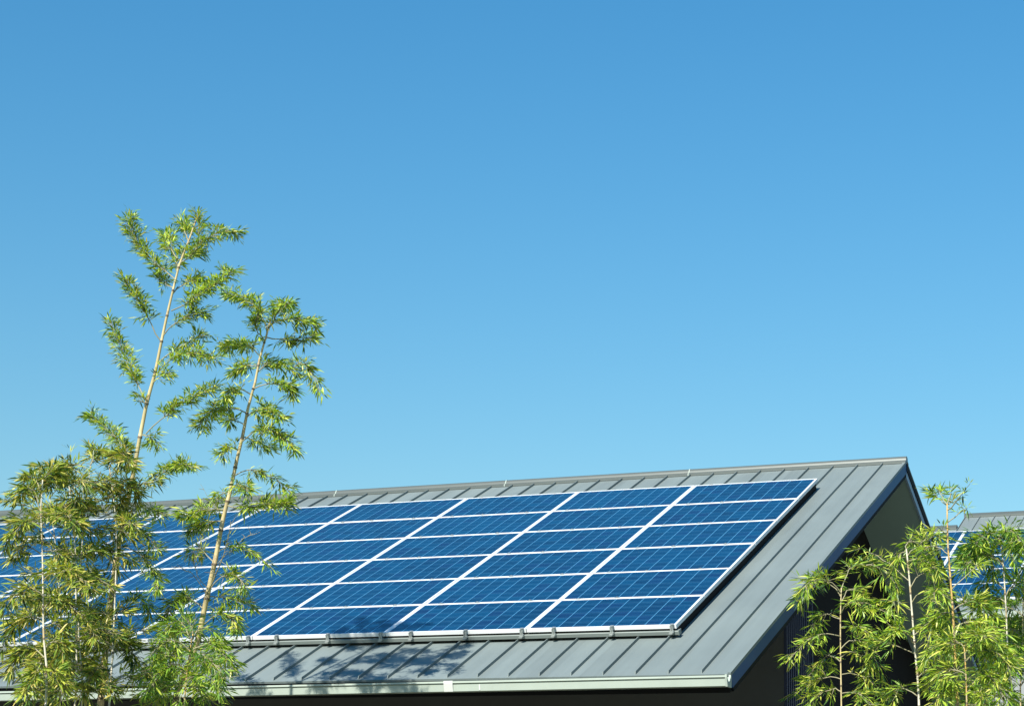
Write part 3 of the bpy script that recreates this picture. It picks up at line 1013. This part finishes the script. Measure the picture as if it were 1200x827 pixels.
p = Plant('amber caned bamboo at right with a sparse top against the sky', MAT['leaf'], MAT['culm_orange'], 53, leaf_len=(0.070, 0.135), thick=0.82, dens=1.3)
p.culm(cane([(1122, 826), (1119, 760), (1117, 720), (1114, 680), (1111, 640), (1110, 604), (1110, 590)], 0.0), 0.022, 0.007, 0.34)
for pix, d in (([(1110, 592), (1100, 584), (1089, 575)], 110), ([(1110, 591), (1103, 580), (1100, 574)], 110), ([(1110, 590), (1114, 580), (1115, 571)], 60), ([(1110, 598), (1126, 580), (1137, 566)], 35),
               ([(1110, 612), (1126, 600), (1134, 594)], 60), ([(1111, 630), (1104, 621), (1098, 623)], 70), ([(1110, 592), (1114, 588), (1118, 585)], 90),
               ([(1113, 650), (1095, 640), (1080, 648)], 180), ([(1115, 690), (1135, 672), (1150, 660)], 60), ([(1116, 705), (1100, 690), (1092, 705)], 200),
               ([(1117, 715), (1140, 705), (1165, 725)], 330), ([(1117, 720), (1100, 720), (1088, 745)], 300), ([(1118, 735), (1145, 728), (1170, 745)], 330),
               ([(1119, 755), (1100, 755), (1085, 775)], 330), ([(1120, 775), (1105, 780), (1090, 806)], 330), ([(1120, 790), (1110, 800), (1098, 825)], 300), ([(1118, 745), (1135, 745), (1150, 765)], 300)):
    p.px_branch(pix, 0.0, dens=d*0.62, start=0.35 if d < 120 else 0.2, spread=0.05 if d < 120 else 0.1)
p.finish()

p = Plant('low yellow leaved bamboo at the bottom of the right group', MAT['leaf'], MAT['culm_orange'], 59, leaf_len=(0.070, 0.135), thick=0.82, dens=1.3)
p.culm(cane([(1133, 826), (1132, 790), (1130, 755)], -0.4), 0.013, 0.006, 0.26)
for pix in ([(1131, 765), (1155, 750), (1180, 768)], [(1131, 775), (1160, 760), (1184, 785)], [(1132, 800), (1155, 790), (1178, 818)], [(1132, 805), (1160, 800), (1185, 826)],
            [(1132, 790), (1115, 785), (1102, 800)], [(1130, 758), (1140, 745), (1155, 748)], [(1130, 760), (1120, 752), (1112, 762)], [(1132, 812), (1145, 812), (1155, 826)]):
    p.px_branch(pix, -0.4, dens=230, start=0.15, spread=0.12)
p.finish()

p = Plant('leafy green bamboo arching over the far solar panels', MAT['leaf_green'], MAT['culm_pale'], 67, leaf_len=(0.070, 0.135), thick=0.82, dens=1.3)
p.culm(cane([(1182, 826), (1180, 740), (1177, 680), (1174, 645), (1169, 626)], 0.9), 0.016, 0.006, 0.3)
for pix in ([(1170, 636), (1158, 625), (1142, 640)], [(1170, 634), (1178, 622), (1194, 632)], [(1170, 638), (1152, 632), (1132, 646)], [(1172, 638), (1155, 632), (1134, 648)],
            [(1172, 630), (1185, 622), (1202, 640)], [(1174, 645), (1190, 640), (1204, 655)], [(1175, 660), (1150, 645), (1124, 655)], [(1175, 662), (1150, 650), (1130, 668)],
            [(1175, 658), (1160, 650), (1168, 668)], [(1177, 690), (1160, 680), (1150, 698)], [(1178, 700), (1190, 685), (1204, 700)], [(1178, 705), (1160, 700), (1140, 715)],
            [(1174, 640), (1160, 636), (1148, 650)], [(1172, 632), (1180, 632), (1186, 655)]):
    p.px_branch(pix, 0.9, dens=170, start=0.2, spread=0.095)
p.finish()

p = Plant('deep green bamboo thicket at the right edge of the picture', MAT['leaf_green'], MAT['culm'], 71, leaf_len=(0.070, 0.135), thick=0.82, dens=1.3)
for pix, yy in (([(1196, 826), (1198, 760), (1199, 700), (1200, 660)], 1.8), ([(1222, 826), (1222, 740), (1226, 660), (1230, 610)], 1.4), ([(1165, 826), (1170, 780), (1178, 730)], 2.2)):
    p.culm(cane(pix, yy), 0.015, 0.005, 0.26)
    p.auto(zr(835), zr(665), (0.28, 0.5), 130, (1, 3))
p.finish()
